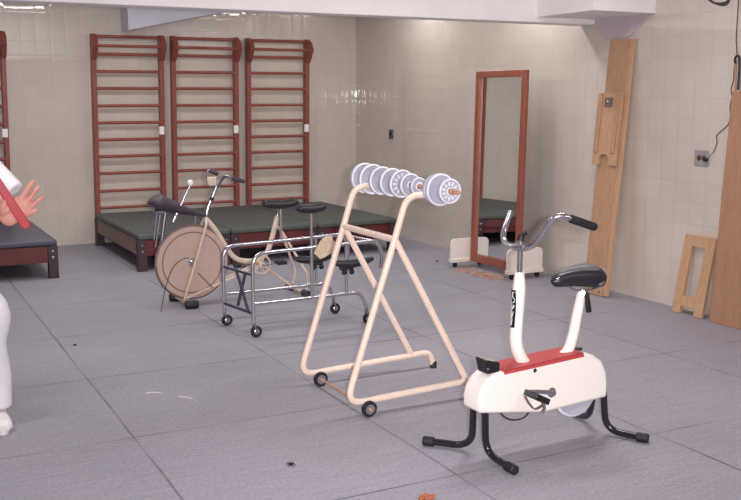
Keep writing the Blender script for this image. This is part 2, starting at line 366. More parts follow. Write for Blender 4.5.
# bar lies in the hooks
BX = 2.55
bar = thing('barbell_bar', 'thin rusty steel bar holding weight plates across the rack hooks', 'bar', (BX, 4.55, BZ))
bm = BM(); tube(bm, [(BX, 4.015, BZ), (BX, 5.10, BZ)], .0125, 16); obj('rod', bm, 'rust', bar)
bm = BM(); lathe(bm, [(0, 0), (.016, 0), (.017, .012), (.013, .014), (0, .014)], (BX, 4.082, BZ), (0, -1, 0), 12); obj('collar', bm, 'rust', bar)
def plate(px, r, label, th=.022, marks=0, front_off=0):
    y = px
    t = thing('weight_plate', label, 'weight plate', (BX, y, BZ), 'weight plates on the bar')
    bm = BM()
    pr = [(.0135, th), (.0135, -.004), (.024, -.004), (.026, .004), (r * .62, .004), (r * .70, .002), (r * .84, .002), (r * .88, -.002), (r * .97, -.002), (r, .003), (r, th - .003), (r * .97, th), (.026, th)]
    lathe(bm, pr, (BX, y, BZ), (0, 1, 0), 40, close=True); p = obj('disc', bm, 'iron', t, ang=30)
    bm = BM(); torus(bm, (BX, y - .001, BZ), (0, 1, 0), r * .93, r * .055 + .001, 40, 8); obj('rim', bm, 'iron_pale', t)
    bm = BM(); torus(bm, (BX, y - .003, BZ), (0, 1, 0), .019, .0045, 24, 8); obj('hub_ring', bm, 'iron_pale', t)
    if marks:
        for k in range(marks):
            a = 2 * PI * k / marks
            R = Matrix.Translation((BX, y, BZ)) @ Matrix.Rotation(a, 4, 'Y')
            bm = BM(); box(bm, r * .42, r * .74, -.001, .006, -r * .07, r * .07, R); obj('raised_mark', bm, 'iron_pale', t, bevel=.001)
    return t
PL = [(4.095, .063, 'smallest ridged plate at the near end of the bar', 11), (4.185, .083, 'large grey plate second from the near end of the bar', 0),
      (4.226, .074, 'grey weight plate third from the near end of the bar', 0), (4.404, .048, 'small plate just inside the near hook of the rack', 0),
      (4.493, .063, 'medium grey plate fifth from the near end of the bar', 0), (4.584, .077, 'ridged plate with radial marks at the middle of the bar', 12),
      (4.695, .079, 'pale plate fourth from the far end of the bar', 0), (4.815, .081, 'pale plate third from the far end of the bar', 0),
      (4.93, .088, 'large grey plate second from the far end of the bar', 0), (5.03, .089, 'largest grey plate at the far end of the bar', 0)]
for px, r, lb, mk in PL: plate(px, r, lb, marks=mk)

# ------------------------------------------------------------------ white exercise bike
YW = .05
B0 = V(2.33, 3.40, 0); BS = V(math.cos(YW), math.sin(YW), 0); BN = V(-math.sin(YW), math.cos(YW), 0)
def bk(s, n, z): return B0 + BS * s + BN * n + V(0, 0, z)
def bkp(px, py, n=0):
    d = ray(px, py); p0 = B0 + BN * n; q = CAM + d * (((p0 - CAM).dot(BN)) / d.dot(BN)); return q
t = thing('exercise_bike', 'white upright exercise bike with red top panel and black legs', 'exercise bike', bk(.33, .07, 0))
WB = .13
out = [bkp(*p) for p in ((480, 414), (545, 413), (607.5, 397.5))]
out += [bkp(*p) for p in ((608, 383), (607, 371), (602.5, 361), (594, 355), (584, 352.5), (503, 371.5), (495, 374.5), (488, 381), (482, 391), (479.5, 402))]
bm = BM(); prism(bm, out, BN * WB); obj('housing', bm, 'white', t, bevel=.016, seg=4)
# red panel over the top, folded a little way down both sides
pa, pb = bkp(503, 371.5), bkp(583, 353.2)
pdn = [bkp(504.5, 374.6), bkp(584, 356.6)]
for n0, off in ((0, -.003), (WB, .003)):
    bm = BM(); q = [pa + BN * (n0 + off * 1.0) + V(0, 0, .003), pb + BN * (n0 + off) + V(0, 0, .003), pdn[1] + BN * (n0 + off), pdn[0] + BN * (n0 + off)]
    prism(bm, q, BN * (.003 if n0 == 0 else -.003)); obj('side_flap', bm, 'red', t)
bm = BM(); prism(bm, [pa + BN * -.003 + V(0, 0, -.001), pb + BN * -.003 + V(0, 0, -.001), pb + BN * -.003 + V(0, 0, .004), pa + BN * -.003 + V(0, 0, .004)], BN * (WB + .006)); obj('top_panel', bm, 'red', t)
HN = WB / 2
# handlebar post
pts = [bkp(*p, HN) for p in ((531, 371), (522, 360), (516.5, 345), (516.5, 325), (519, 290), (519.5, 272))]
bm = BM(); tube(bm, spline(pts, 6), [.030, .029, .029, .029, .030, .021], 20); obj('handlebar_post', bm, 'white', t)
bm = BM(); tube(bm, [bkp(519.5, 274, HN), bkp(520.5, 240, HN)], .0125, 16); obj('stem', bm, 'chrome', t)
bm = BM(); tube(bm, [bkp(520.5, 241, HN), bkp(521.5, 236, HN)], .016, 14); tube(bm, [bkp(520, 237, HN), bkp(526, 232.5, HN)], .011, 10); obj('clamp_knob', bm, 'black', t)
ystem = bkp(520, 246, HN).y
hb = [at(511, 211, ystem + .20), at(505.5, 226, ystem + .20), at(503.2, 236, ystem + .185), at(505.5, 243.5, ystem + .14), at(512, 246.5, ystem + .07), at(520, 247.2, ystem), at(529, 247.3, ystem - .05),
      at(537, 241.5, ystem - .10), at(546, 228, ystem - .15), at(553, 219, ystem - .18), at(561, 216, ystem - .20), at(570, 218.5, ystem - .215), at(593, 226.5, ystem - .235)]
bm = BM(); tube(bm, spline(hb, 6), .0135, 16); hbo = obj('handlebar', bm, 'chrome', t)
bm = BM(); tube(bm, [at(570, 218.5, ystem - .2155), at(572, 219.2, ystem - .217), at(594, 226.8, ystem - .236), at(595.5, 227.3, ystem - .237)], [.0175, .0185, .0185, .016], 16); obj('grip', bm, 'black', hbo)
bm = BM(); tube(bm, [at(515.5, 246.8, ystem + .04), at(525, 247.4, ystem - .03)], .0175, 16); obj('clamp', bm, 'steel', hbo)
# sticker with pale letter strokes on the left of the post
def postpt(px, py, lift): d = ray(px, py); q = bkp(px, py, HN); return q - d.normalized() * lift
bm = BM()
sl = [(511.2, 289.5), (515.8, 290.5), (516.0, 303), (515.2, 316), (514.6, 328), (510.0, 327)]
sl2 = [(511.2, 289.5), (515.8, 290.5), (516.2, 303), (515.4, 316), (514.4, 328), (510.2, 327.5), (512.0, 314), (512.0, 302)]
prism(bm, [postpt(x, y, .031) for x, y in sl2], ray(513, 310).normalized() * .012); stk = obj('sticker', bm, 'blackpl', t); stk['label'] = 'black lettered sticker on the post'
for ch in ([(514.6, 292.5), (512.8, 292), (512.6, 297), (514.4, 299), (514.8, 300.5)], [(512.6, 303), (514.8, 301.4)], [(513.4, 304.5), (512.4, 309), (514.2, 306)], [(513.2, 311.5), (511.6, 318)], [(512.2, 319), (510.8, 325.5)]):
    bm = BM(); tube(bm, [postpt(x, y, .0325) for x, y in ch], .0016, 6); obj('letter', bm, 'paper', stk)
# seat post, saddle
pts = [bkp(*p, HN) for p in ((557, 361), (567, 352), (573, 335), (577, 315), (582, 291))]
bm = BM(); tube(bm, spline(pts, 6), [.030, .026, .025, .024, .022], 20); obj('seat_post', bm, 'white', t)
def saddle(bm, nose, tail, wn, wt, h, side, drop=.35):
    ax = tail - nose; L = ax.length; a = ax.normalized(); s = Vector(side).normalized(); up = a.cross(s); up = up if up.z > 0 else -up
    rings = []; N = 16; K = 20
    for i in range(N + 1):
        f = i / N; e = math.sqrt(max(0, 1 - ((f - .5) / .5) ** 8))
        w = (wn + (wt - wn) * (f * f * (3 - 2 * f))) * (.25 + .75 * e) * .5; hh = h * (.45 + .55 * f ** .7) * (.3 + .7 * e)
        row = []
        for k in range(K):
            th = 2 * PI * k / K; cx, sy = math.cos(th), math.sin(th)
            cx = math.copysign(abs(cx) ** .75, cx); zz = sy * hh * (.5 if sy > 0 else .55)
            row.append(bm.verts.new(nose + a * (L * f) + s * (w * cx) + up * (zz + math.sin(PI * f) * h * .12)))
        rings.append(row)
    for p, q in zip(rings, rings[1:]):
        for k in range(K): bm.faces.new((p[k], p[(k + 1) % K], q[(k + 1) % K], q[k]))
    bm.faces.new(rings[0][::-1]); bm.faces.new(rings[-1])
bm = BM(); saddle(bm, bkp(552.0, 281.8, HN), bkp(599.5, 276.5, HN), .065, .16, .105, BN); sd = obj('saddle', bm, 'vinyl', t)
bm = BM(); saddle(bm, bkp(558, 278.8, HN) + V(0, 0, .018), bkp(595, 273, HN) + V(0, 0, .018), .03, .12, .062, BN); obj('saddle_top', bm, 'greyvinyl', sd)['label'] = 'grey top of the saddle'  # paler grey layer over the black saddle
bm = BM(); lathe(bm, [(0, .004), (.006, .002), (.007, 0), (0, 0)], bkp(558.5, 279, HN - .036), -BN + V(-.4, 0, .1), 10); obj('rivet', bm, 'chrome', sd)
bm = BM(); tube(bm, spline([bkp(603.5, 269, HN + .07) , bkp(606, 275, HN), bkp(603.5, 282, HN - .07), bkp(599, 285, HN - .07)], 5), .006, 8); obj('back_plate', bm, 'steel', sd)
bm = BM()
for n in (-.025, .025): tube(bm, spline([bkp(568, 286, HN + n), bkp(576, 290.5, HN + n), bkp(588, 290.5, HN + n), bkp(598, 287, HN + n)], 5), .005, 8)
tube(bm, [bkp(582, 293, HN - .03), bkp(582, 293, HN + .03)], .014, 12); obj('seat_clamp', bm, 'steel', sd)
bm = BM(); prism(bm, [bkp(586.5, 293, HN - .04), bkp(589.2, 292.6, HN - .04), bkp(592, 312, HN - .04), bkp(588.4, 313, HN - .04)], BN * .018); obj('adjuster_lever', bm, 'black', sd, bevel=.002)
# monitor
mq = [bkp(483, 361.5, .03), bkp(499.5, 363.5, .03), bkp(499, 371.5, .03), bkp(486.5, 374.5, .03)]
bm = BM(); prism(bm, [bkp(484.5, 360, .015), bkp(500, 362.5, .015), bkp(500, 372, .015), bkp(487.5, 374.5, .015)], BN * .07); mo = obj('meter_box', bm, 'blackpl', t, bevel=.004)
fa, fb = bkp(484.5, 360, .015), bkp(500, 362.5, .015); fd = fb - fa
bm = BM(); prism(bm, [fa + fd * .22 + BN * .016, fa + fd * .8 + BN * .016, fa + fd * .8 + BN * .055, fa + fd * .22 + BN * .055], V(0, 0, .004)); obj('dial', bm, 'lens', mo)
bm = BM(); lathe(bm, [(0, .004), (.005, .003), (.006, 0), (0, 0)], bkp(488, 369, .015), -BN, 10); obj('button', bm, 'steel', mo)
# tension knob
kc = bkp(577, 353.5, HN)
bm = BM(); tube(bm, [kc, kc + V(0, 0, .014)], .006, 10); kn = obj('knob_stem', bm, 'steel', t)
bm = BM(); lathe(bm, [(0, 0), (.018, 0), (.022, .005), (.022, .011), (.018, .015), (0, .015)], kc + V(0, 0, .012), (0, 0, 1), 16)
for s in (-1, 1): ell(bm, kc + BS * (.022 * s) + V(0, 0, .02), (.009, .009, .007))
obj('tension_knob', bm, 'blackpl', kn)
# small marks on the housing
bm = BM(); lathe(bm, [(0, .003), (.008, .003), (.01, 0), (0, 0)], bkp(535, 370.5, -.0), -BN, 16); obj('plug', bm, 'black', t)
q = bkp(481, 377.5, .055); fn = (bkp(484, 378, .05) - bkp(489, 384, .05)).normalized()
bm = BM(); prism(bm, [bkp(487.0, 381.5, .045) + V(-.0035, 0, .0035), bkp(487.0, 381.5, .07) + V(-.0035, 0, .0035), bkp(488.8, 379.8, .07) + V(-.0035, 0, .0035), bkp(488.8, 379.8, .045) + V(-.0035, 0, .0035)], V(.002, 0, -.002)); obj('maker_plate', bm, 'greyvinyl', t)
# crank and pedal on the near side
bm = BM(); lathe(bm, [(0, .018), (.013, .018), (.014, .004), (.024, .002), (.024, 0), (0, 0)], bkp(551.5, 392.5), -BN, 20); obj('crank_hub', bm, 'steel', t)
bm = BM(); tube(bm, [bkp(551.5, 392.5, -.020), bkp(536, 391.5, -.024), bkp(525, 391.8, -.026)], [.011, .009, .009], 12, flat=.6); ck = obj('crank', bm, 'steel', t)
bm = BM(); pa = bkp(524, 391.5, -.035); pb = bkp(537.5, 397.5, -.035)
dd = (pb - pa); nn = dd.cross(BN).normalized()
prism(bm, [pa - nn * .014, pb - nn * .014, pb + nn * .014, pa + nn * .014], BN * -.085); pdl = obj('pedal', bm, 'blackpl', t, bevel=.004)
bm = BM(); st_ = spline([bkp(525, 396, -.075), bkp(529, 403, -.085), bkp(534.5, 409, -.08), bkp(540, 407, -.075), bkp(543.5, 404.5, -.07), bkp(542, 400, -.07)], 5); tube(bm, st_, .010, 8, flat=.25, ref=BN); obj('strap', bm, 'strap', pdl)
bm = BM(); tube(bm, spline([bkp(543.5, 402, -.07), bkp(544.5, 408, -.065), bkp(542.5, 412.5, -.06)], 4), .010, 8, flat=.3, ref=BN); obj('strap_end', bm, 'strap', pdl)
# far pedal strap and flywheel showing below the housing
bm = BM(); tube(bm, spline([bkp(499, 410, .16), bkp(504, 416.5, .16), bkp(513, 420, .16), bkp(524, 417.5, .16), bkp(530, 411, .16)], 5), .004, 8); obj('far_strap', bm, 'black', t)
bm = BM(); fw = bkp(575, 390, HN + .01)
lathe(bm, [(0, -.012), (.03, -.014), (.095, -.006), (.112, -.012), (.120, -.012), (.124, 0), (.120, .012), (.095, .006), (.03, .014), (0, .012)], fw, BN, 40); fwo = obj('flywheel', bm, 'iron', t); bm = BM(); torus(bm, fw, BN, .118, .012, 48, 8); obj('flywheel_rim', bm, 'iron_pale', fwo)
# legs
def leg(pts, cap, r=.0165):
    bm = BM(); tube(bm, fillet(pts, .10, 8), r, 16); o = obj('leg', bm, 'blackmetal', t)
    a, b = Vector(pts[-1]), Vector(cap); d = (b - a).normalized()
    bm = BM(); tube(bm, [a - d * .012, a - d * .008, b - d * .004, b], [.019, .0225, .0225, .019], 16); obj('rubber_cap', bm, 'black', o)
def up_of(px, py, n): return bkp(px, py, n)
A = bkp(485, 404, .028); Bp = atz(486.5, 449, .0225); C1 = atz(508, 466.5, .0225); leg([A, V(A.x, A.y, .0225) * .35 + V(Bp.x, Bp.y, .0225) * .65, C1], atz(515.5, 470.5, .0225))
A = bkp(473.5, 400, .105); Bp = atz(472, 444, .0225); C1 = atz(432, 441.5, .0225); leg([A, V(A.x, A.y, .0225) * .3 + V(Bp.x, Bp.y, .0225) * .7, C1], atz(423, 440.5, .0225))
A = bkp(603.5, 392, .028); Bp = atz(607, 429, .0225); C1 = atz(639, 437, .0225); leg([A, V(A.x, A.y, .0225) * .3 + V(Bp.x, Bp.y, .0225) * .7, C1], atz(648.5, 438.5, .0225))
A = bkp(594, 388, .105); Bp = atz(589, 420, .0225); C1 = atz(569, 409, .0225); leg([A, Bp, C1], atz(562, 405, .0225))

# ------------------------------------------------------------------ old exercise bike with disc wheel
YO = 7.34
def o_(px, py, y=YO): return at(px, py, y)
t = thing('exercise_bike', 'old cream exercise bike with large beige disc front wheel', 'exercise bike', (2.45, YO, 0))
wc = V(2.19, YO, .335); R = .286
bm = BM(); lathe(bm, [(0, -.012), (.05, -.014), (R * .80, -.016), (R * .985, -.019), (R, -.012), (R, .012), (R * .985, .019), (R * .8, .016), (0, .012)], wc, (0, 1, 0), 64)
dw = obj('disc_wheel', bm, 'disc', t)
bm = BM(); torus(bm, wc - V(0, .0165, 0), (0, 1, 0), R * .84, .0045, 64, 8); obj('groove_ring', bm, 'groove', dw)
bm = BM(); torus(bm, wc, (0, 1, 0), R + .002, .012, 64, 8); obj('tyre', bm, 'strap', dw)
bm = BM(); lathe(bm, [(0, -.055), (.014, -.055), (.016, -.04), (.03, -.03), (.034, -.013), (0, -.013)], wc, (0, 1, 0), 20); obj('hub', bm, 'chrome', dw)
head = o_(205.5, 216); hubp = V(wc.x, 0, wc.z)
for dy, nm in ((-.055, 'fork_blade'), (.055, 'fork_blade')):
    bm = BM(); tube(bm, fillet([head + V(0, 0, -.005), V(head.x - .012, YO + dy, head.z - .06), V(2.103, YO + dy, .055)], .03), [.012, .011, .009], 12); obj(nm, bm, 'cream2', t)
bm = BM(); tube(bm, [head + V(0, 0, -.02), o_(208, 207), o_(217, 186)], [.019, .016, .0135], 14); obj('stem', bm, 'chrome', t)
bm = BM(); tube(bm, [o_(211, 200.5), o_(212.2, 197.5)], .018, 12); obj('stem_collar', bm, 'black', t)
hb = [at(216.5, 173.5, YO + .17), at(210.5, 170.5, YO + .21), at(207.6, 172, YO + .22), at(207.3, 180, YO + .2), at(209.5, 185.5, YO + .14), at(217, 187, YO), at(219.5, 184.5, YO - .04), at(222, 179.5, YO - .1), at(226.5, 176.2, YO - .16), at(235, 178.8, YO - .2), at(244, 181.5, YO - .22)]
bm = BM(); tube(bm, spline(hb, 6), .011, 12); hbo = obj('handlebar', bm, 'dullchrome', t)
bm = BM(); tube(bm, [at(210.5, 170.8, YO + .21), at(217.5, 174, YO + .165)], .018, 12); obj('grip', bm, 'purple', hbo)
bm = BM(); tube(bm, [at(232, 177.9, YO - .19), at(245, 181.8, YO - .224)], [.017, .015], 12); obj('grip', bm, 'purple', hbo)
sx = at(212.5, 181.5, YO + .02)
bm = BM(); box(bm, sx.x - .035, sx.x + .035, sx.y, sx.y + .03, sx.z - .035, sx.z + .035); obj('speedometer', bm, 'cream2', t, bevel=.008)
bm = BM(); tube(bm, spline([o_(204.5, 217), o_(216, 231), o_(228, 250), o_(236, 258.5), o_(246, 261), o_(258, 259.5), o_(266.5, 253), o_(271, 241), o_(277.5, 216)], 6), .021, 16); obj('main_tube', bm, 'cream2', t)
bm = BM(); saddle(bm, o_(268, 204.5), o_(292, 203.5), .08, .16, .06, (0, 1, 0)); obj('saddle', bm, 'vinyl', t)
bm = BM(); tube(bm, [o_(277, 218), o_(279.5, 206)], .012, 12); obj('seat_pin', bm, 'chrome', t)
bb = o_(260, 264)
bm = BM(); torus(bm, bb + V(0, -.035, 0), (0, 1, 0), .075, .008, 36, 8)
for k in range(5):
    a = k * 2 * PI / 5; tube(bm, [bb + V(0, -.035, 0), bb + V(.072 * math.cos(a), -.035, .072 * math.sin(a))], .006, 8)
obj('chainring', bm, 'cream2', t)
bm = BM(); tube(bm, [bb + V(0, -.06, 0), bb + V(0, .06, 0)], .026, 16); tube(bm, [bb, o_(256, 259.5)], .02, 12); obj('bottom_bracket', bm, 'cream2', t)
for s in (-1, 1):
    e = bb + V(-.15 * s * .9, .075 * s, -.02 * s)
    bm = BM(); tube(bm, [bb + V(0, .06 * s, 0), bb + V(0, .075 * s, 0), e], .008, 10); c = obj('crank', bm, 'dullchrome', t)
    bm = BM(); box(bm, e.x - .04, e.x + .04, min(e.y, e.y + .09 * s), max(e.y, e.y + .09 * s), e.z - .013, e.z + .013); obj('pedal', bm, 'black', c, bevel=.004)
# rear support: two tubes from the seat tube to a rubber ended foot, and a stay from the bottom bracket
fz = .02
fA, fB = atz(289, 283.5, .05), atz(307, 293, .05)
foot_c = V(3.09, YO, .03)
bm = BM(); tube(bm, fillet([o_(275.5, 224), at(281.5, 231, YO - .03), V(3.13, YO - .14, .16), V(3.10, YO - .15, .035)], .04), .011, 12); obj('rear_leg', bm, 'cream2', t)
bm = BM(); tube(bm, fillet([o_(275.5, 224), at(281, 231, YO + .03), V(3.13, YO + .14, .16), V(3.10, YO + .15, .035)], .04), .011, 12); obj('rear_leg', bm, 'cream2', t)
bm = BM(); tube(bm, [bb + V(.02, 0, -.01), V(3.075, YO, .035)], .0115, 12); obj('chain_stay', bm, 'cream2', t)
bm = BM(); tube(bm, [V(3.09, YO - .2, .03), V(3.09, YO + .2, .03)], .014, 12); rf = obj('rear_foot', bm, 'cream2', t)
for s in (-1, 1):
    bm = BM(); tube(bm, [V(3.09, YO + .12 * s, .0285), V(3.09, YO + .21 * s, .0285)], .0285, 14); obj('rubber_end', bm, 'purple', rf)
bm = BM(); tube(bm, [V(2.095, YO + .17, .035), V(2.125, YO - .17, .035)], .014, 12); ff = obj('front_foot', bm, 'cream2', t)
for s in (-1, 1):
    c = V(2.11, YO, .033) + V(-.015, .17, 0) * s
    bm = BM(); tube(bm, [c + V(-.05, .012, 0), c + V(-.04, .01, 0), c + V(.04, -.008, 0), c + V(.055, -.012, 0)], [.022, .033, .033, .022], 14); obj('rubber_end', bm, 'black', ff)
for dy in (-.05, .05):
    bm = BM(); tube(bm, [V(2.12, YO + dy, .06), bb + V(-.01, dy * .6, -.005)], .0105, 12); obj('base_stay', bm, 'cream2', t)
# leather shroud over the wheel with its stays and the tension lever
bm = BM(); rings = []
for x, yt, yb, hw in ((148.5, 202, 204.5, .05), (151, 199.5, 206.5, .085), (155, 196.5, 208.5, .10), (160.5, 193.8, 211, .105), (167, 197, 212.5, .095), (176, 201.5, 214, .075), (187, 207, 215, .05), (197, 210.5, 216, .036), (203, 212, 217, .03), (206, 213.5, 217, .018)):
    a, b = o_(x, yt), o_(x, yb); c = (a + b) / 2; h = (a.z - b.z) / 2
    rings.append([bm.verts.new(c + V(0, hw * math.copysign(abs(math.cos(q)) ** .8, math.cos(q)), h * math.sin(q))) for q in [2 * PI * k / 18 for k in range(18)]])
for p, q in zip(rings, rings[1:]):
    for k in range(18): bm.faces.new((p[k], p[(k + 1) % 18], q[(k + 1) % 18], q[k]))
bm.faces.new(rings[0][::-1]); bm.faces.new(rings[-1]); sh = obj('leather_shroud', bm, 'purple', t)
for a, b, r in (((160.5, 212), (155.5, 247), .008), ((165.5, 212), (161, 246), .016), ((157, 213), (154, 240), .006), ((195.5, 212), (195, 225), .008)):
    bm = BM(); tube(bm, [at(*a, YO + .07), at(*b, YO + .07)], r, 10); obj('stay', bm, 'dullchrome', t)
bm = BM(); ell(bm, at(160, 211, YO), (.055, .07, .02)); obj('shroud_plate', bm, 'steel', sh)
bm = BM(); tube(bm, [at(190, 185, YO - .06), at(180.5, 206, YO - .06)], .0085, 10); tube(bm, [at(177, 213, YO - .1), at(173, 222, YO - .1)], .013, 10); lv = obj('tension_lever', bm, 'chrome', t)
bm = BM(); ell(bm, at(190.2, 183, YO - .06), (.022, .022, .026)); obj('lever_knob', bm, 'paper', lv)
bm = BM(); tube(bm, spline([at(189.5, 258, YO - .05), at(182, 259.5, YO - .06), at(173, 268, YO - .08), at(166, 286, YO - .1), atz(161, 311.5, .006)], 6), .0035, 8); obj('cable', bm, 'wire', t)
bm = BM(); tube(bm, [at(198, 273, YO - .058), at(213, 288, YO - .058)], .005, 8); obj('spoke_rod', bm, 'strap', t)

# ------------------------------------------------------------------ chrome wheeled walker with underarm pads
t = thing('wheeled_walker', 'chrome wheeled walking frame with black underarm pads', 'walking frame', (2.65, 6.29, 0))
YN, YFR = 6.08, 6.50
for y in (YN, YFR):
    dx = .015 if y == YN else -.05
    bm = BM(); tube(bm, fillet([(2.215 + dx, y, .095), (2.215 + dx, y, .575), (2.60, y, .585), (3.16 + dx, y, .600), (3.205 + dx, y, .50), (3.19 + dx, y, .40)], [.10, .02, .07, .05]), .0135, 16); obj('top_rail', bm, 'chrome', t)
    bm = BM(); tube(bm, fillet([(2.22 + dx, y, .232), (2.6, y, .234), (3.03 + dx, y, .236), (3.075 + dx, y, .12)], [.02, .10]), .0125, 14); obj('lower_rail', bm, 'chrome', t)
    for cx in (2.215 + dx, 3.075 + dx):
        wz = .04; off = .018 if cx < 2.5 else .012
        bm = BM(); tube(bm, [(cx, y, .13), (cx, y, .085)], .012, 10)
        for s in (-1, 1): tube(bm, [(cx, y + .017 * s, .088), (cx + off, y + .017 * s, wz)], .006, 8)
        tube(bm, [(cx, y - .018, .088), (cx, y + .018, .088)], .008, 8)
        c = obj('caster_fork', bm, 'dullchrome', t)
        bm = BM(); lathe(bm, [(0, -.011), (.022, -.011), (.034, -.012), (.040, -.007), (.040, .007), (.034, .012), (.022, .011), (0, .011)], (cx + off, y, .040), (0, 1, 0), 24); w = obj('caster_wheel', bm, 'black', c)
        bm = BM(); lathe(bm, [(0, -.005), (.012, -.005), (.02, 0), (0, 0)], (cx + off, y - .0105, .040), (0, 1, 0), 16); obj('wheel_hub', bm, 'steel', w)
# underarm posts and pads
for y, px, pz in ((YFR, 2.608, .855), (YN, 2.665, .862)):
    bm = BM(); tube(bm, [(px, y, .575), (px, y, pz - .02)], .0105, 12); tube(bm, [(px, y, .235), (px, y, .59)], .0125, 12) if y == YN else None; obj('underarm_post', bm, 'chrome', t)
    bm = BM()
    L = .135 if y == YFR else .105
    pts = [(px - L, y, pz + .014), (px - L * .8, y, pz + .004), (px, y, pz - .006), (px + L * .8, y, pz + .004), (px + L, y, pz + .014)]
    tube(bm, spline(pts, 5), [.018, .03, .033, .03, .018], 16, flat=1.3, ref=(0, 0, 1)); obj('underarm_pad', bm, 'vinyl', t)
# forearm pads on the lower posts
for y, px, p2, pz in ((YFR, 2.885, 2.84, .435), (YN, 2.93, 2.955, .46)):
    bm = BM(); tube(bm, [(px, y, .237), (px, y, .59)], .0115, 12); obj('pad_post', bm, 'chrome', t)
    bm = BM(); pts = [(p2 - .14, y - .03, pz + .018), (p2 - .09, y - .03, pz + .004), (p2, y - .03, pz - .004), (p2 + .1, y - .03, pz + .004), (p2 + .17, y - .03, pz + .02)]
    tube(bm, spline(pts, 5), [.014, .026, .030, .026, .014], 16, flat=1.5, ref=(0, 0, 1)); obj('forearm_pad', bm, 'vinyl', t)
    for s in (-1, 1):
        bm = BM(); ell(bm, (px + .03 * s, y - .028, pz - .062), (.02, .016, .02)); obj('clamp_knob', bm, 'black', t)
    bm = BM(); box(bm, px - .05, px + .05, y - .02, y + .018, pz - .05, pz - .015); obj('clamp', bm, 'bluemetal', t, bevel=.005)
# transverse brace with crossed struts at the left end
bm = BM(); tube(bm, [(2.165, YFR, .165), (2.23, YN, .165)], .010, 10); obj('cross_brace', bm, 'bluemetal', t)
for a, b in (((2.235, YFR - .06, .43), (2.23, YN + .09, .155)), ((2.275, YFR - .16, .41), (2.225, YFR - .12, .165))):
    bm = BM(); tube(bm, [a, b], .011, 10); obj('strut', bm, 'bluemetal', t)
bm = BM(); tube(bm, [(2.165, YFR, .43), (2.23, YN, .43)], .009, 10); obj('cross_brace', bm, 'bluemetal', t)
bm = BM(); tube(bm, [(3.10, YFR, .598), (3.16, YN, .598)], .010, 10); obj('end_bar', bm, 'chrome', t)
# cloth hung on the near rail
def sheet(rows, th=.004):
    bm = BM(); A = [[bm.verts.new(p) for p in r] for r in rows]; 
    for a, b in zip(A, A[1:]):
        for k in range(len(a) - 1): bm.faces.new((a[k], a[k + 1], b[k + 1], b[k]))
    bmesh.ops.recalc_face_normals(bm, faces=bm.faces[:])
    bmesh.ops.solidify(bm, geom=bm.faces[:], thickness=th); return bm
yc = YN - .03
rows = [[at(328, 234, YN - .03), at(329.5, 237, YN - .03), at(331, 234, YN - .03), at(333, 240, YN - .03)], [at(320, 241, yc), at(325, 243, yc - .006), at(330, 241, yc + .004), at(336, 243, yc)], [at(316, 249, yc), at(323, 250, yc + .006), at(330, 248, yc - .006), at(338, 249, yc)],
        [at(313.5, 253, yc), at(320, 255, yc - .004), at(327, 253, yc + .006), at(334, 252, yc)], [at(316, 255, yc), at(320, 259, yc), at(325, 257, yc - .004), at(328, 255, yc)]]
cl = obj('cloth', sheet(rows), 'cloth', loc=at(325, 248, YN)); tag(cl, 'beige cloth hung over the rail of the chrome walking frame', 'cloth')


# ------------------------------------------------------------------ standing mirror on wheeled feet
t = thing('standing_mirror', 'tall red wood framed mirror on white wheeled feet by the right wall', 'mirror', (5.12, 7.42, 0))
bl, br = V(5.098, 7.78, .055), V(5.145, 7.06, .055); tl, tr = V(5.138, 7.78, 1.855), V(5.185, 7.06, 1.855)
ux = (br - bl).normalized(); uz = (tl - bl).normalized(); un = ux.cross(uz).normalized()
if un.x > 0: un = -un
W, H = (br - bl).length, (tl - bl).length
MT = Matrix((ux, un, uz)).transposed().to_4x4(); MT.translation = bl
FW = .058
for nm, b in (('stile', (0, FW, 0, H)), ('stile', (W - FW, W, 0, H)), ('top_rail', (FW, W - FW, H - FW, H)), ('bottom_rail', (FW, W - FW, 0, .075))):
    bm = BM(); box(bm, b[0], b[1], -.02, .022, b[2], b[3], MT); obj(nm, bm, 'frame_wood', t, bevel=.004)
bm = BM(); box(bm, FW - .01, W - FW + .01, -.008, -.002, .065, H - FW + .01, MT); obj('glass', bm, 'mirror', t, smooth=False)
bm = BM(); box(bm, FW - .02, W - FW + .02, -.018, -.009, .05, H - FW + .02, MT); obj('backing', bm, 'darkwood', t, smooth=False)
for k, (x0, x1, y) in enumerate(((4.878, 5.262, 7.80), (4.978, 5.358, 7.02))):
    y0, y1 = (y, y + .03) if k == 0 else (y - .01, y + .02)
    sl = (V(0, 0, 0))
    bm = BM(); r = .045; poly = [(x0, 0, .055), (x1, 0, .055)]
    for cx, sg in ((x1 - r, 1), (x0 + r, -1)):
        ang = [k2 * PI / 12 for k2 in range(7)]
        for a in (ang if sg > 0 else [PI / 2 + q for q in ang]): poly.append((cx + r * math.cos(a), 0, .275 - r + r * math.sin(a)))
    prism(bm, [(p[0], y0, p[2]) for p in poly], (0, y1 - y0, 0)); ft = obj('foot_board', bm, 'offwhite', t, bevel=.003)
    bm = BM(); box(bm, x0 - .005, x1 + .005, y0 - .012, y1 + .012, .048, .085); obj('foot_base', bm, 'offwhite', ft, bevel=.004)
    for cx in (x0 + .05, x1 - .05):
        bm = BM(); ym = (y0 + y1) / 2
        lathe(bm, [(0, -.011), (.019, -.011), (.023, -.006), (.023, .006), (.019, .011), (0, .011)], (cx, ym, .023), (0, 1, 0), 16); box(bm, cx - .012, cx + .012, ym - .016, ym + .016, .036, .05); obj('caster', bm, 'black', ft)
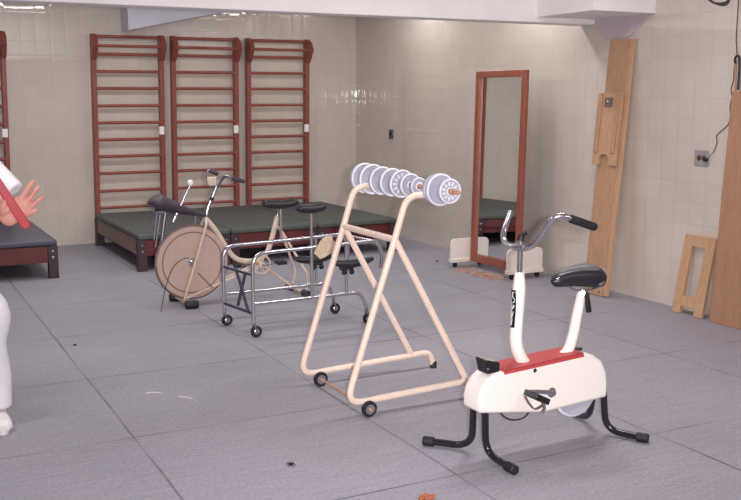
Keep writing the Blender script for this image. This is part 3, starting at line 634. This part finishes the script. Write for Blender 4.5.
# wood chips and dust on the floor under the mirror
bm = BM(); rc = random.Random(3)
for k in range(120):
    u = rc.random(); cx = 4.90 + .06 * u + rc.gauss(0, .07); cy = 7.72 - .66 * u + rc.gauss(0, .05) ; cy = min(cy, 7.98)
    cx = min(max(cx, 4.72), 5.12); s = rc.uniform(.008, .035); a = rc.uniform(0, PI)
    T = Matrix.Translation((cx, cy, .0)) @ Matrix.Rotation(a, 4, 'Z')
    if abs(cy - 7.815) < .045 and cx > 4.86 or abs(cy - 7.025) < .045 and cx > 4.96: continue
    box(bm, -s, s, -s * .35, s * .35, 0, rc.uniform(.003, .008), T)
tag(obj('wood_chips', bm, 'chips', loc=(4.95, 7.4, 0), smooth=False), 'scattered brown wood chips on the floor under the mirror', 'debris', kind='stuff')

# ------------------------------------------------------------------ boards leaning on the right wall
def lean(b0, b1, top_z, top_x):       # frame of a leaning board: u along its foot, w up the board, n out of the wall
    u = (b1 - b0).normalized(); tp = V(top_x, 0, top_z) - V(b0.x, 0, 0); w = V(tp.x, 0, tp.z).normalized(); n = u.cross(w).normalized()
    if n.x > 0: n = -n
    w = n.cross(u).normalized(); w = w if w.z > 0 else -w
    Mx = Matrix((u, n, w)).transposed().to_4x4(); Mx.translation = b0; return Mx
# plank bench: long board with a folded leg panel on its face
T = lean(V(5.225, 6.268, .0), V(5.225, 5.978, .0), 2.075, 5.445)
T = T @ Matrix.Shear('XZ', 4, (0, 0)) if False else T @ Matrix(((1, 0, -.016, 0), (0, 1, 0, 0), (0, 0, 1, 0), (0, 0, 0, 1)))
t = thing('plank_bench', 'long pine plank leaning on the right wall with a leg panel on it', 'plank', (5.225, 6.11, 0))
bm = BM(); box(bm, 0, .235, -.030, 0, .004, 2.085, T); pk = obj('plank', bm, 'pine', t, bevel=.003)
bm = BM(); box(bm, .236, .285, -.026, -.004, .01, 2.08, T); obj('edge_strip', bm, 'pine_l', t, bevel=.003)
w0, w1, z0, z1 = -.032, .245, 1.07, 1.655
bm = BM()
prism(bm, [T @ V(w0, .001, z0), T @ V(w0 + .075, .001, z0), T @ V(w0 + .075, .001, z0 + .055), T @ V(w0 + .10, .001, z0 + .085), T @ V(w0 + .165, .001, z0 + .085), T @ V(w0 + .19, .001, z0 + .055), T @ V(w0 + .19, .001, z0), T @ V(w1, .001, z0), T @ V(w1, .001, z1), T @ V(w0, .001, z1)], T.to_3x3() @ V(0, .03, 0)); lp = obj('leg_panel', bm, 'pine_l', t, bevel=.003)
for x in (w0 + .012, w1 - .062):
    bm = BM(); box(bm, x, x + .045, .031, .043, z0 + .1, z1 - .006, T); obj('batten', bm, 'pine', lp, bevel=.003)
bm = BM(); box(bm, w0 + .085, w1 - .095, .031, .037, z1 - .115, z1 - .04, T); hg = obj('hinge_plate', bm, 'strap', lp, bevel=.002)
bm = BM(); ell(bm, T @ V((w0 + w1) / 2 - .01, .04, z1 - .075), (.012, .012, .012)); obj('bolt', bm, 'steel', hg)
for x in (.06, .19):
    bm = BM(); ell(bm, T @ V(x, .001, .035), (.006, .008, .008)); obj('screw', bm, 'black', pk)
# small bench leg frame
T = lean(V(5.335, 5.375, 0), V(5.335, 5.075, 0), .595, 5.445)
W_, H_ = .30, .60
bm = BM(); th = -.028
t = thing('bench_leg_frame', 'small open pine frame with two feet leaning on the right wall', 'wooden frame', (5.335, 5.225, 0))
for nm, b in (('stile', (0, .082, .003, H_)), ('stile', (W_ - .085, W_, .003, H_)), ('top_rail', (.082, W_ - .085, H_ - .085, H_)), ('crossbar', (.082, W_ - .085, .06, .14))):
    bm = BM(); box(bm, b[0], b[1], th, 0, b[2], b[3], T); obj(nm, bm, 'pine_l', t, bevel=.002)
# big board at the right edge
T = lean(V(5.32, 4.985, 0), V(5.335, 4.30, 0), 1.66, 5.43)
t_ = BM(); box(t_, 0, .78, -.026, 0, .002, 1.655, T); bo = obj('board', t_, 'plywood', loc=(5.34, 4.65, 0), bevel=.002); tag(bo, 'wide brown board leaning on the right wall at the picture edge', 'board')

# ------------------------------------------------------------------ outlet, cord, hook, wire, switch
t = thing('wall_outlet', 'grey metal wall outlet with two brown sockets on the right wall', 'outlet', (XR, 5.28, 1.165))
bm = BM(); box(bm, XR - .008, XR, 5.213, 5.352, 1.105, 1.222); obj('plate', bm, 'steelplate', t, bevel=.003)
for y in (5.305, 5.258):
    bm = BM(); lathe(bm, [(0, .006), (.015, .006), (.02, .003), (.021, 0), (0, 0)], (XR - .008, y, 1.166), (-1, 0, 0), 16); obj('socket', bm, 'socket', t)
bm = BM(); tube(bm, [(XR - .008, 5.225, 1.155), (XR - .035, 5.225, 1.155)], .014, 10); obj('plug', bm, 'black', t)
cp = [atx(707.5, 161, XR - .035), atx(710, 156, XR - .03), atx(714, 151, XR - .012), atx(717, 142, XR - .008), atx(716.5, 136, XR - .008), atx(721, 131, XR - .008), atx(728, 124.5, XR - .008), atx(730, 117, XR - .01), atx(730, 106, XR - .012), atx(732, 97, XR - .012), atx(731, 89, XR - .012), atx(733.5, 80, XR - .012), atx(734, 70, XR - .012), atx(735.2, 62, XR - .012), atx(736, 57.5, XR - .014)]
bm = BM(); tube(bm, spline(cp, 5), .0032, 8); tag(obj('power_cord', bm, 'cord', loc=cp[0]), 'thin wavy cord from the wall outlet up to the black hook', 'cord')
hp = [atx(735.3, 63.5, XR - .03), atx(735, 59, XR - .03), atx(737, 55.8, XR - .03), atx(739.4, 58, XR - .03), atx(739.3, 70, XR - .03), atx(738, 90, XR - .03)]
t = thing('cane', 'black hooked handle hanging by a wire above the brown board', 'cane', hp[2])
bm = BM(); tube(bm, spline(hp, 6), .0085, 12); obj('hook_handle', bm, 'blackpl', t)
bm = BM(); tube(bm, [atx(735.6, 61, XR - .02), atx(734.9, 91, XR - .02)], .0065, 10); obj('wooden_slat', bm, 'pine', t)
bm = BM(); tube(bm, spline([atx(737, 55.2, XR - .028), atx(736.2, 40, XR - .012), atx(737.2, 20, XR - .008), atx(738.5, 0, XR - .008), atx(740, -30, XR - .008)], 5), .0035, 8); tag(obj('hanging_wire', bm, 'cord', loc=hp[2]), 'thin dark wire running straight up the wall from the hook', 'wire')
bm = BM()
for dz, ddy in ((0, 0), (2, 3), (-3, -2)):
    c = spline([atx(703 + ddy, -8, XR - .0045), atx(710 + ddy, 1 + dz * .5, XR - .0045), atx(719 + ddy, 4.5 + dz * .5, XR - .0045), atx(727 + ddy * .4, 2.5 + dz * .3, XR - .0045), atx(729.5, -4, XR - .0045), atx(722, -9, XR - .0045), atx(710, -11, XR - .0045)], 5); tube(bm, c, .0045, 8)
tag(obj('wire_coil', bm, 'cord', loc=atx(716, 0, XR)), 'dark loops of wire high on the right wall at the top edge', 'wire')
t = thing('light_switch', 'small grey switch on the right wall between rack and mirror', 'switch', (XR, 10.12, 1.195))
bm = BM(); box(bm, XR - .012, XR, 10.075, 10.165, 1.14, 1.25); obj('switch_plate', bm, 'switch', t, bevel=.003)
bm = BM(); box(bm, XR - .02, XR - .011, 10.105, 10.135, 1.17, 1.22); obj('toggle', bm, 'black', t, bevel=.003)

# ------------------------------------------------------------------ small things on the floor
def blob(bm, c, r, ry, n=9, h=.002, rnd=random):
    poly = [(c.x + r * math.cos(2 * PI * k / n) * rnd.uniform(.7, 1.2), c.y + ry * math.sin(2 * PI * k / n) * rnd.uniform(.7, 1.2), 0.0) for k in range(n)]; prism(bm, poly, (0, 0, h))
c = atz(291, 464, .006)
t = thing('dead_insect', 'small black insect with spread legs on the near floor', 'insect', (c.x, c.y, 0))
bm = BM(); ell(bm, (c.x, c.y, .006), (.012, .007, .006)); obj('body', bm, 'bug', t)
for a in range(6):
    an = a * PI / 3 + .4; bm = BM(); tube(bm, [(c.x, c.y, .006), (c.x + .013 * math.cos(an), c.y + .016 * math.sin(an), .009), (c.x + .02 * math.cos(an), c.y + .028 * math.sin(an), .0015)], .0018, 6); obj('leg', bm, 'bug', t)
for px, lb, r in (((75, 345.5), 'small black crumb on the floor near the left joint', .011), ((437, 247 + 14.5), 'small black crumb on the floor left of the mirror', .012)):
    c = atz(*px); bm = BM(); ell(bm, (c.x, c.y, r * .45), (r, r * 1.2, r * .45)); tag(obj('crumb', bm, 'bug', loc=(c.x, c.y, 0)), lb, 'debris')
c = atz(427, 499); bm = BM(); N = 7
rows = [[V(c.x + (i / N - .5) * .075, c.y + (j / 3 - .5) * .06 * math.sin(PI * (i + .6) / (N + 1.2)), .003 + .012 * abs(math.sin(i * 1.1 + j))) for j in range(4)] for i in range(N + 1)]
lf = obj('dry_leaf', sheet(rows, .0015), 'leaf', loc=(c.x, c.y, 0)); tag(lf, 'curled brown dry leaf on the floor at the bottom edge', 'leaf')
def scuff(pp, wd, lb):
    bm = BM(); A = []
    for i, (x, y) in enumerate(pp):
        q = atz(x, y, 0); w = wd * (.4 + .6 * math.sin(PI * (i + .5) / len(pp))); A.append((q, w))
    poly = [(q.x, q.y + w, 0) for q, w in A] + [(q.x, q.y - w, 0) for q, w in A[::-1]]
    prism(bm, poly, (0, 0, .0012)); tag(obj('paint_scuff', bm, 'scuff', loc=poly[0], smooth=False), lb, 'paint mark', 'white scuffs on the floor')
scuff([(146, 393), (152, 392.4), (158, 392.6), (162, 393.6)], .010, 'short white paint scuff on the floor, left of the two long ones')
scuff([(178, 396.4), (185, 397), (192, 398.4), (197, 401.5)], .012, 'white paint scuff on the floor, right of the two long ones')

# ------------------------------------------------------------------ person at the left edge
def skin_part(pts, edges, rad, sub=2):
    me = bpy.data.meshes.new('tmp'); me.from_pydata([tuple(p) for p in pts], edges, []); o = bpy.data.objects.new('tmp', me); COL.objects.link(o)
    sk = o.modifiers.new('s', 'SKIN'); sk.use_smooth_shade = True
    for i, v in enumerate(me.skin_vertices[0].data):
        r = rad[i]; v.radius = (r, r) if isinstance(r, (int, float)) else r
    me.skin_vertices[0].data[0].use_root = True
    ss = o.modifiers.new('u', 'SUBSURF'); ss.levels = sub; ss.render_levels = sub
    dg = bpy.context.evaluated_depsgraph_get(); dg.update()
    m2 = bpy.data.meshes.new_from_object(o.evaluated_get(dg)); bm = BM(); bm.from_mesh(m2)
    bpy.data.objects.remove(o); bpy.data.meshes.remove(m2); return bm
def merge(bms):
    me = bpy.data.meshes.new('tmp'); big = BM()
    for b in bms: b.to_mesh(me); big.from_mesh(me); b.free(); me.clear_geometry()
    bpy.data.meshes.remove(me); return big
def remesh(bm, vox):
    me = bpy.data.meshes.new('tmp'); bmesh.ops.recalc_face_normals(bm, faces=bm.faces[:]); bm.to_mesh(me); bm.free(); o = bpy.data.objects.new('tmp', me); COL.objects.link(o)
    r = o.modifiers.new('r', 'REMESH'); r.mode = 'VOXEL'; r.voxel_size = vox
    s = o.modifiers.new('sm', 'SMOOTH'); s.iterations = 2; s.factor = .5
    dg = bpy.context.evaluated_depsgraph_get(); dg.update(); m2 = bpy.data.meshes.new_from_object(o.evaluated_get(dg))
    out = BM(); out.from_mesh(m2); seen = set(); comps = []
    for v in out.verts:
        if v in seen: continue
        st, cc = [v], []; seen.add(v)
        while st:
            x = st.pop(); cc.append(x)
            for e in x.link_edges:
                y = e.other_vert(x)
                if y not in seen: seen.add(y); st.append(y)
        comps.append(cc)
    comps.sort(key=len)
    for cc in comps[:-1]: bmesh.ops.delete(out, geom=cc, context='VERTS')
    bpy.data.objects.remove(o); bpy.data.meshes.remove(m2); return out
PX, PY = .13, 5.02                       # middle of the hips
t = thing('person', 'person in white clothes at the left edge, open hand raised beside a red stick', 'person', (.2, 5.0, 0))
shL, shR = V(PX + .175, PY - .03, 1.415), V(PX - .18, PY + .0, 1.415)
wrL = at(9, 207, 4.50); elL = V(.36, 4.74, 1.375)
Hc = 4.43
hipL, hipR = V(PX + .09, PY, .90), V(PX - .09, PY, .90)
anL, anR = V(.463, 4.985, .09), V(-.03, 5.05, .09)
knL, knR = V(.428, 4.955, .49), V(-.0, 4.99, .49)
stick_a, stick_b = at(-34, 132, 4.40), at(27, 227.5, 4.40)
wrR = stick_a + V(-.10, .05, -.03); elR = V(PX - .22, PY - .14, 1.13)
# trunk, neck, arms and legs in one figure
core = BM()
tube(core, [V(PX, PY, .84), V(PX, PY, .95), V(PX, PY, 1.10), V(PX, PY, 1.28), V(PX, PY, 1.40), V(PX, PY, 1.45)], [.14, .155, .125, .15, .12, .07], 24, flat=.72, ref=(1, 0, 0))
tube(core, [V(PX, PY, 1.38), V(PX, PY - .01, 1.48), V(PX, PY - .015, 1.58)], [.07, .055, .055], 16)
for a, e, w_ in ((shL, at(-24, 147, 4.66), wrL), (shR, elR, wrR)): tube(core, spline([V(PX, PY, 1.38), a, a.lerp(e, .5), e, e.lerp(w_, .4), w_], 5), [.08, .062, .048, .042, .040, .030], 16)
for h, k_, a in ((hipL, knL, anL), (hipR, knR, anR)): tube(core, spline([h + V(0, 0, .03), h.lerp(k_, .4), k_, k_.lerp(a, .35), a, a - V(0, 0, .03)], 5), [.095, .085, .056, .055, .038, .04], 16)
head = BM(); hc = V(PX, PY - .03, 1.63)
ell(head, hc + V(0, .01, .012), (.074, .092, .100), seg=28, rings=18); ell(head, hc + V(0, -.025, -.05), (.055, .062, .062)); 
tube(head, [hc + V(0, -.078, .018), hc + V(0, -.103, -.022)], [.010, .016], 10); ell(head, hc + V(0, -.09, -.024), (.017, .014, .012))
for s in (-1, 1): ell(head, hc + V(.076 * s, .01, -.005), (.011, .02, .031))
# left hand: palm towards the camera, fingers up to the right, thumb up
hand = BM(); K = .0
hx = (at(26, 200, Hc) - at(8, 219, Hc)).normalized(); hn = (CAM - at(16, 211, Hc)).normalized(); hy = hn.cross(hx).normalized(); hn = hx.cross(hy)
HM = Matrix((hx, hy, hn)).transposed()
ell(hand, at(16.5, 210.5, Hc), (.060, .050, .018), HM); ell(hand, at(8.5, 217.5, Hc), (.036, .040, .020), HM); ell(hand, at(24.0, 203.5, Hc), (.026, .042, .014), HM); ell(hand, at(7, 209, Hc - .008), (.036, .02, .018), HM)
tube(hand, [wrL, wrL * .5 + at(9, 213, Hc) * .5, at(10, 213, Hc)], [.029, .030, .024], 16)
FING = [[(20, 200.5), (26, 191.5), (29.6, 186.5), (32.8, 181.8)], [(25.5, 203), (32, 195.4), (35, 190.8), (38.6, 187)], [(28.5, 208.5), (35, 203), (39, 199.6), (42.6, 196.6)], [(28, 215), (32, 213), (34.4, 211.4), (36.4, 210)]]
LIFT = [(0, .004, .012, .010), (0, .006, .016, .018), (0, .006, .016, .02), (0, .016, .026, .026)]
tips = []
for f, lf_, r in zip(FING, LIFT, (.0112, .0116, .0112, .0098)):
    q = [at(x, y, Hc - l * .6) for (x, y), l in zip(f, lf_)]
    tube(hand, q, [r * 1.08, r * 1.02, r * .95, r * .78], 12); ell(hand, q[-1], (r * .8, r * .8, r * .8)); tips.append((q[-1], (q[-1] - q[-2]).normalized(), r))
    for qq, rr in zip(q[:3], (1.1, 1.04, .98)): ell(hand, qq, (r * rr,) * 3, seg=12, rings=8)
q = [at(4, 213, Hc), at(3.6, 206, Hc - .012), at(5.5, 200.5, Hc - .015), at(6.8, 196.5, Hc - .012)]
tube(hand, q, [.02, .017, .015, .011], 12); ell(hand, q[-1], (.0115,) * 3)
# right hand, closed round the stick (outside the picture)
rh = BM(); sd_ = (stick_b - stick_a).normalized(); gc = stick_a + sd_ * .05
ell(rh, gc + V(-.045, .03, -.02), (.045, .03, .045)); tube(rh, [wrR, gc + V(-.055, .03, -.02)], [.029, .033], 14)
for k in range(4):
    c0 = gc + sd_ * (-.03 + .021 * k)
    tube(rh, spline([c0 + V(-.055, .0, -.02), c0 + V(-.03, -.03, .012), c0 + V(.012, -.024, .02), c0 + V(.02, .004, 0)], 3), [.011, .011, .010, .008], 10)
tube(rh, [gc + V(-.05, .02, .01), gc + V(-.01, .03, .04), gc + V(.01, .025, .02)], [.015, .013, .01], 10)
feet = BM()
for a in (anL, anR): tube(feet, [a + V(0, .02, -.03), a + V(.0, -.06, -.05), a + V(0, -.14, -.06)], [.04, .036, .024], 12)
body = obj('body', remesh(merge([core, head, hand, rh, feet]), .0034), 'skin', t, ang=180)
for p, d, r in tips:
    bm = BM(); back = -hn; ell(bm, p + back * (r * .72) + d * .001, (r * .6, r * .5, r * .16), Matrix((d, hn.cross(d).normalized(), hn)).transposed(), 10, 6); obj('fingernail', bm, 'nail', t)
for s in (-1, 1):
    bm = BM(); ell(bm, hc + V(.031 * s, -.071, .018), (.014, .010, .009)); ey = obj('eye', bm, 'eye', t)
    bm = BM(); ell(bm, hc + V(.031 * s, -.0795, .018), (.0055, .003, .0055)); obj('iris', bm, 'iris', ey)
bm = BM(); ell(bm, hc + V(0, -.083, -.052), (.024, .008, .007)); obj('mouth', bm, 'lip', t)
bm = BM(); ell(bm, hc + V(0, .025, .04), (.083, .094, .090), seg=28, rings=18)
for v in bm.verts:
    if v.co.y < hc.y - .045 and v.co.z < hc.z + .075: v.co.y = hc.y - .045
    v.co.z = max(v.co.z, hc.z - .05)
obj('hair', bm, 'hair', t)
# clothes
cuff = elL.lerp(wrL, .93); cuff = at(17, 188, 4.555)
slv_r = .043
cuff = at(15.5, 190.0, 4.53)
shirt = BM()
tube(shirt, [V(PX, PY, .79), V(PX, PY, .95), V(PX, PY, 1.12), V(PX, PY, 1.29), V(PX, PY, 1.40), V(PX, PY, 1.46), V(PX, PY, 1.50)], [.19, .185, .16, .172, .15, .085, .066], 28, flat=.74, ref=(1, 0, 0))
tube(shirt, spline([V(PX, PY, 1.37), shR, shR.lerp(elR, .5), elR, elR.lerp(wrR, .5), elR.lerp(wrR, .9)], 5), [.09, .08, .066, .058, .05, .045], 20)
slv = BM(); eC = at(-25, 150, 4.66); tube(slv, spline([V(PX, PY, 1.37), shL + V(.005, -.01, -.005), shL.lerp(eC, .55), eC, eC.lerp(cuff, .5), cuff], 5), [.07, .074, .062, .051, .043, .040], 20)
shirt = remesh(merge([shirt, slv]), .006)
obj('coat', shirt, 'coat', t, ang=180)
trs = BM()
tube(trs, spline([hipL + V(0, 0, .02), hipL.lerp(knL, .45), knL + V(.035, 0, .10), knL + V(.02, 0, -.06), anL + V(.008, 0, .16), anL + V(.005, -.005, .0)], 5), [.11, .102, .088, .080, .074, .070], 20)
tube(trs, spline([hipR + V(0, 0, .02), hipR.lerp(knR, .45), knR, anR + V(0, 0, .16), anR + V(0, -.005, 0)], 5), [.11, .102, .085, .076, .070], 20)
ell(trs, V(PX, PY, .92), (.185, .14, .13)); obj('trousers', remesh(trs, .008), 'trouser', t, ang=180)
for a in (anL, anR):
    bm = BM()
    pts = [a + V(0, .075, -.05), a + V(0, .055, -.05), a + V(.0, -.02, -.048), a + V(.008, -.10, -.056), a + V(.012, -.155, -.060), a + V(.012, -.18, -.062)]
    tube(bm, pts, [.03, .043, .045, .046, .040, .022], 18, flat=1.15)
    for v in bm.verts: v.co.z = max(v.co.z, .014)
    tube(bm, [a + V(0, .01, -.03), a + V(0, .01, .03)], [.05, .044], 16)
    shoe = obj('shoe', remesh(bm, .005), 'shoe', t, ang=180)
    bm = BM(); n = 20; poly = []
    for k in range(n):
        an = 2 * PI * k / n; yy = math.sin(an); w = .044 if yy > -.3 else .044
        poly.append((a.x + .005 - yy * .006 + w * math.cos(an), a.y - .052 + .132 * yy, 0))
    prism(bm, poly, (0, 0, .02)); obj('sole', bm, 'shoe', shoe)
# red stick across the open palm
u = (stick_b - stick_a).normalized(); sn = (CAM - stick_b).normalized(); sw = u.cross(sn).normalized(); sn = sw.cross(u)
bm = BM(); prof = []
L_ = (stick_b - stick_a).length
base = stick_a + V(0, 0, 0)
pl = [(0, -.013), (L_ * .55, -.017), (L_ - .012, -.021), (L_ + .004, -.013), (L_ + .006, .010), (L_ - .012, .021), (L_ * .55, .017), (0, .013)]
prism(bm, [base + u * a + sw * b for a, b in pl], sn * -.010)
tag(obj('red_stick', bm, 'redstick', loc=stick_b, bevel=.003), 'flat red stick held across the open hand at the left edge', 'stick')

# ------------------------------------------------------------------ light
def area(name, loc, sx, sy, power, col=(1, 1, 1), rot=(0, 0, 0)):
    l = bpy.data.lights.new(name, 'AREA'); l.shape = 'RECTANGLE'; l.size = sx; l.size_y = sy; l.energy = power; l.color = col
    o = bpy.data.objects.new(name, l); COL.objects.link(o); o.location = loc; o.rotation_euler = rot; return o
for x in (1.75, 4.75):
    for y in (7.3, 9.2): area('ceiling_lamp_or_fill', (x, y, ZC - .03), 1.25, .2, 22 if x < 4 else 14, (1, .985, .98))
for x in (-.6, 3.6):  # unseen lamps added over the front half to brighten the near floor
    for y in (.3, 4.4): area('ceiling_lamp_or_fill', (x, y, ZC - .03), 1.25, .28, 36 if x > 0 else 29, (1, .955, .965))
fl = bpy.data.lights.new('camera_flash', 'SPOT'); fl.energy = 720; fl.shadow_soft_size = .03; fl.color = (1, .95, .97); fl.spot_size = math.radians(74); fl.spot_blend = 1
fo = bpy.data.objects.new('camera_flash', fl); COL.objects.link(fo); fo.matrix_world = Matrix.Translation(CAM + CR * .11 + CU * .025) @ Matrix((CR, CU, -CF)).transposed().to_4x4()
w = bpy.data.worlds.new('world'); SC.world = w; w.use_nodes = True; w.node_tree.nodes['Background'].inputs[0].default_value = (.5, .5, .55, 1); w.node_tree.nodes['Background'].inputs[1].default_value = .3

vs = SC.view_settings; vs.view_transform = 'Standard'; vs.look = 'None'; vs.gamma = 1; vs.exposure = 0.2; vs.use_curve_mapping = False
